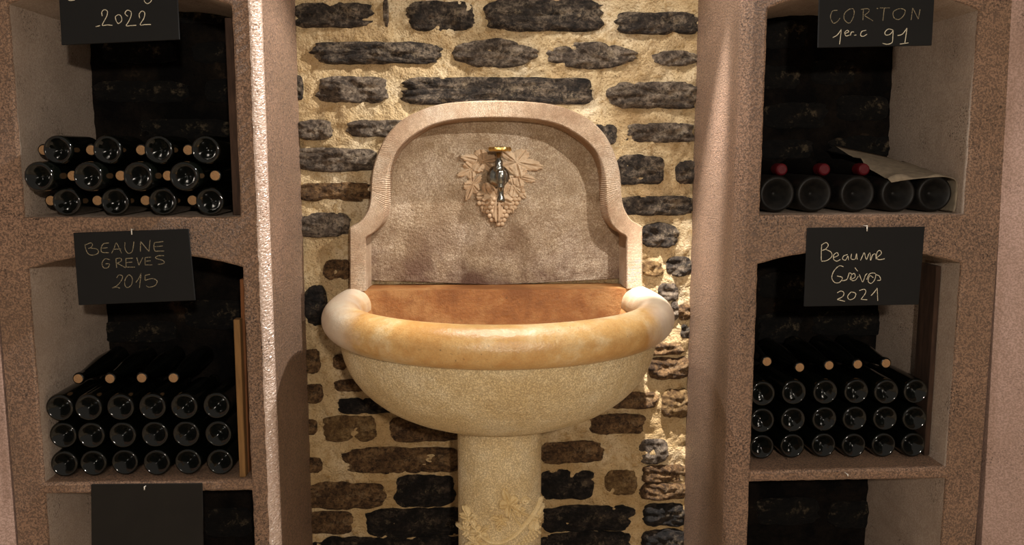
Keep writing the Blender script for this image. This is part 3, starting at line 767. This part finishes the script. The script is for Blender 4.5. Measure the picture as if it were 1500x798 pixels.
# ------------------------------------------------------------------ slates with chalk writing
def slate(corners, Y, mat, label):
    P = [onY(x, y, Y) for x, y in corners]
    c = sum(P, Vector()) / 4; c.z = min(p.z for p in P)
    V = [p for p in P] + [p + Vector((0, .006, 0)) for p in P]
    F = [(0, 1, 2, 3), (7, 6, 5, 4)] + [(i, i + 4, (i + 1) % 4 + 4, (i + 1) % 4) for i in range(4)]
    o = empty('slate_sign', c)
    b = mk('slate_board', [v - c for v in V], F, mat, o); fixn(b)
    bv = b.modifiers.new('bevel', 'BEVEL'); bv.width = .0012; bv.segments = 1
    return tag(o, label, 'sign', 'slate signs hung on nails')
def chalk(sign, Y, ox, oy, sc, strokes, mat, w=.0015):
    for line in strokes:
        V, F = [], []
        for st in line.split(';'):
            q = [float(v) for v in st.split()]
            P = [Vector((q[i], q[i + 1])) for i in range(0, len(q), 2)]
            if len(P) > 2: P = catmull(P, 5)
            W3 = [onY(ox + p.x / sc, oy + p.y / sc, Y) for p in P]
            off = len(V); N = len(W3)
            for i, p in enumerate(W3):
                t = (W3[min(i + 1, N - 1)] - W3[max(i - 1, 0)]).normalized(); nn = Vector((-t.z, 0, t.x))
                ww = w * (.8 + .35 * noise.noise(p * 180))
                for s, dy in ((-1, .0004), (-.6, -.0004), (.6, -.0004), (1, .0004)): V.append(p + nn * ww * s + Vector((0, dy, 0)) - sign.location)
            F += grid_faces(N, 4, off)
        fixn(mk('chalk_lettering', V, F, mat, sign))
SYN = D - .012
s = slate([(84, -42), (258, -44), (263, 58), (90, 66)], SYN, M['slate'], 'black slate chalked 2022 hanging over the staggered bottles')
chalk(s, SYN, 80, 0, 7.895, ['150 -14 165 2 190 6 235 -2;1035 6 1050 30 1075 42 1110 22 1122 -6', '550 185 546 140 575 112 610 130 605 180 580 230 552 292 610 288 670 294;475 308 500 303 525 295', '735 170 705 190 706 220 718 252 740 272 775 240 772 195 752 172 735 170', '848 190 815 160 825 130 850 118 885 140 882 190 855 250 828 298 880 296 945 292', '985 212 978 165 1010 128 1042 150 1032 210 990 286 1050 284 1115 283'], M['chalk'])
s = slate([(107, 341), (276, 335), (286, 440), (115, 447)], SYN, M['slate'], 'black slate chalked BEAUNE GREVES 2015 tilted on its nail')
chalk(s, SYN, 100, 330, 6.137, ['150 170 158 215 180 255 215 268 258 256 272 236 255 212 205 205;150 178 198 158 218 172 205 198 180 208', '365 158 318 165 297 200 302 240 365 245;306 206 355 200', '390 250 412 205 432 158 455 200 480 250;405 215 475 212', '510 150 510 210 538 250 575 232 590 145', '648 235 650 145;650 145 725 235;725 235 735 130', '855 145 775 155;775 155 768 195 780 232;780 232 862 230;772 192 850 185',
    '375 310 332 300 304 338 318 380 355 380 370 347 335 345', '435 380 428 300;425 300 468 294 478 318 440 340;440 340 515 380', '580 295 515 298;517 298 520 375;520 375 600 375;520 335 575 330', '615 290 635 358;635 358 670 288', '745 285 690 290;690 290 690 355;690 355 755 355;690 322 740 318', '860 272 805 274 786 295 850 315 860 340 805 352',
    '435 472 455 445 487 455 480 490 440 540 395 562 430 554 465 565', '535 450 510 490 510 540 535 558 570 530 575 475 552 446 535 450', '608 512 635 475 655 430;655 430 640 562', '735 440 690 450;690 450 690 495;690 495 755 478 798 500 780 540 725 555 700 540'], M['chalk_faint'])
s = slate([(133, 709.5), (296, 708), (298, 812), (134, 814)], SYN, M['slate_dusty'], 'blank dusty slate hanging below the shelf of the 2015 bottles')
s = slate([(1183, 333.5), (1355, 332), (1346, 446), (1178, 449)], SYN, M['slate'], 'black slate chalked Beaune Grèves 2021 beside the dark plank')
chalk(s, SYN, 1170, 330, 6.14, ['207 172 203 240 203 315;203 178 245 155 266 178 242 212 210 225;240 215 290 240 296 282 252 316 203 322', '315 288 355 270 345 245 316 265 314 303 342 322 375 306', '440 262 405 275 394 302 422 312 442 275 448 312', '475 255 472 300 508 302 520 255 526 306', '556 315 574 275 590 246 600 285 612 305 628 262 642 250 645 315', '648 315 664 268 690 258 696 305', '700 292 742 255 732 226 706 240 700 290 725 308 772 300',
    '402 372 365 364 318 408 298 468 322 512 368 512 392 470 345 455', '388 498 430 488 448 450 455 428 476 440 462 480 478 492', '470 486 506 465 500 432 474 450 478 494 512 490 536 456;505 380 530 412', '545 440 560 480 577 508 598 452 616 432', '612 488 632 442 662 428 692 438 682 490 650 522 624 500 640 452 670 470', '690 442 724 455 736 490 705 495',
    '345 607 380 590 406 606 395 640 345 666;345 666 415 683', '472 598 440 638 458 668 500 652 512 612 472 598', '545 587 590 574 602 604 560 665;560 665 615 669', '650 632 680 600 705 564;706 564 711 678'], M['chalk'])
s = slate([(1201, -32), (1371, -35), (1365, 66.5), (1198, 70)], SYN, M['slate'], 'black slate chalked CORTON 1erc 91 hanging over the dusty magnums')
chalk(s, SYN, 1190, 0, 7.895, ['290 120 232 130 210 200 240 265 282 255 320 210', '430 105 376 150 368 220 420 268 460 230 484 150 470 102 430 105', '585 232 590 110;560 110 640 100 656 130 600 178;600 178 700 240', '745 98 760 98;780 92 895 92;832 95 815 240', '985 105 935 140 945 205 1000 225 1055 180 1072 122 1030 100 985 105', '1142 232 1160 90;1160 90 1225 222;1225 222 1245 110'], M['chalk_faint'])
chalk(s, SYN, 1190, 0, 7.895, ['235 435 290 402 335 340;335 340 315 512', '375 388 420 368 405 350 375 374 388 414 430 405', '440 410 452 372 480 370;482 408 508 405', '622 350 572 364 558 408 590 420 632 394', '935 350 880 335 840 373 850 405 900 395 935 350;935 350 930 430 922 490 870 512 810 500', '985 410 1040 395 1095 325;1095 325 1070 495;1010 510 1110 495'], M['chalk'], .0015)
def nail(px, py, px2, py2, label):
    a = onY(px2, py2, D - .02); b = onY(px, py, D + .006); c = onY(px, py, D - .012)
    V, F = tube([Vector((a.x, D + .012, b.z)), Vector((a.x, D - .016, b.z)), Vector((a.x, D - .024, b.z + .001))], .0016, 8)
    V2, F2 = tube([Vector((a.x, D - .022, b.z)), Vector((c.x + (a.x - c.x) * 1.0, D - .022, a.z))], .0016, 8)
    V, F = merge((V, F), (V2, F2)); q = Vector((a.x, D, b.z))
    o = mk('nail', [v - q for v in V], F, M['nail'], smooth=True); o.location = q; return tag(o, label, 'nail', 'nails for the slates')
nail(191.5, 335, 193.5, 343.5, 'pale bent nail holding the BEAUNE GREVES 2015 slate')
nail(210.5, 708, 212, 717, 'pale bent nail holding the blank dusty slate')
nail(1270, 330, 1269.5, 338.5, 'pale bent nail holding the Beaune Grèves 2021 slate')
nail(1242.5, 690, 1241.5, 697, 'bare pale nail in the shelf edge under the 2021 bottles')
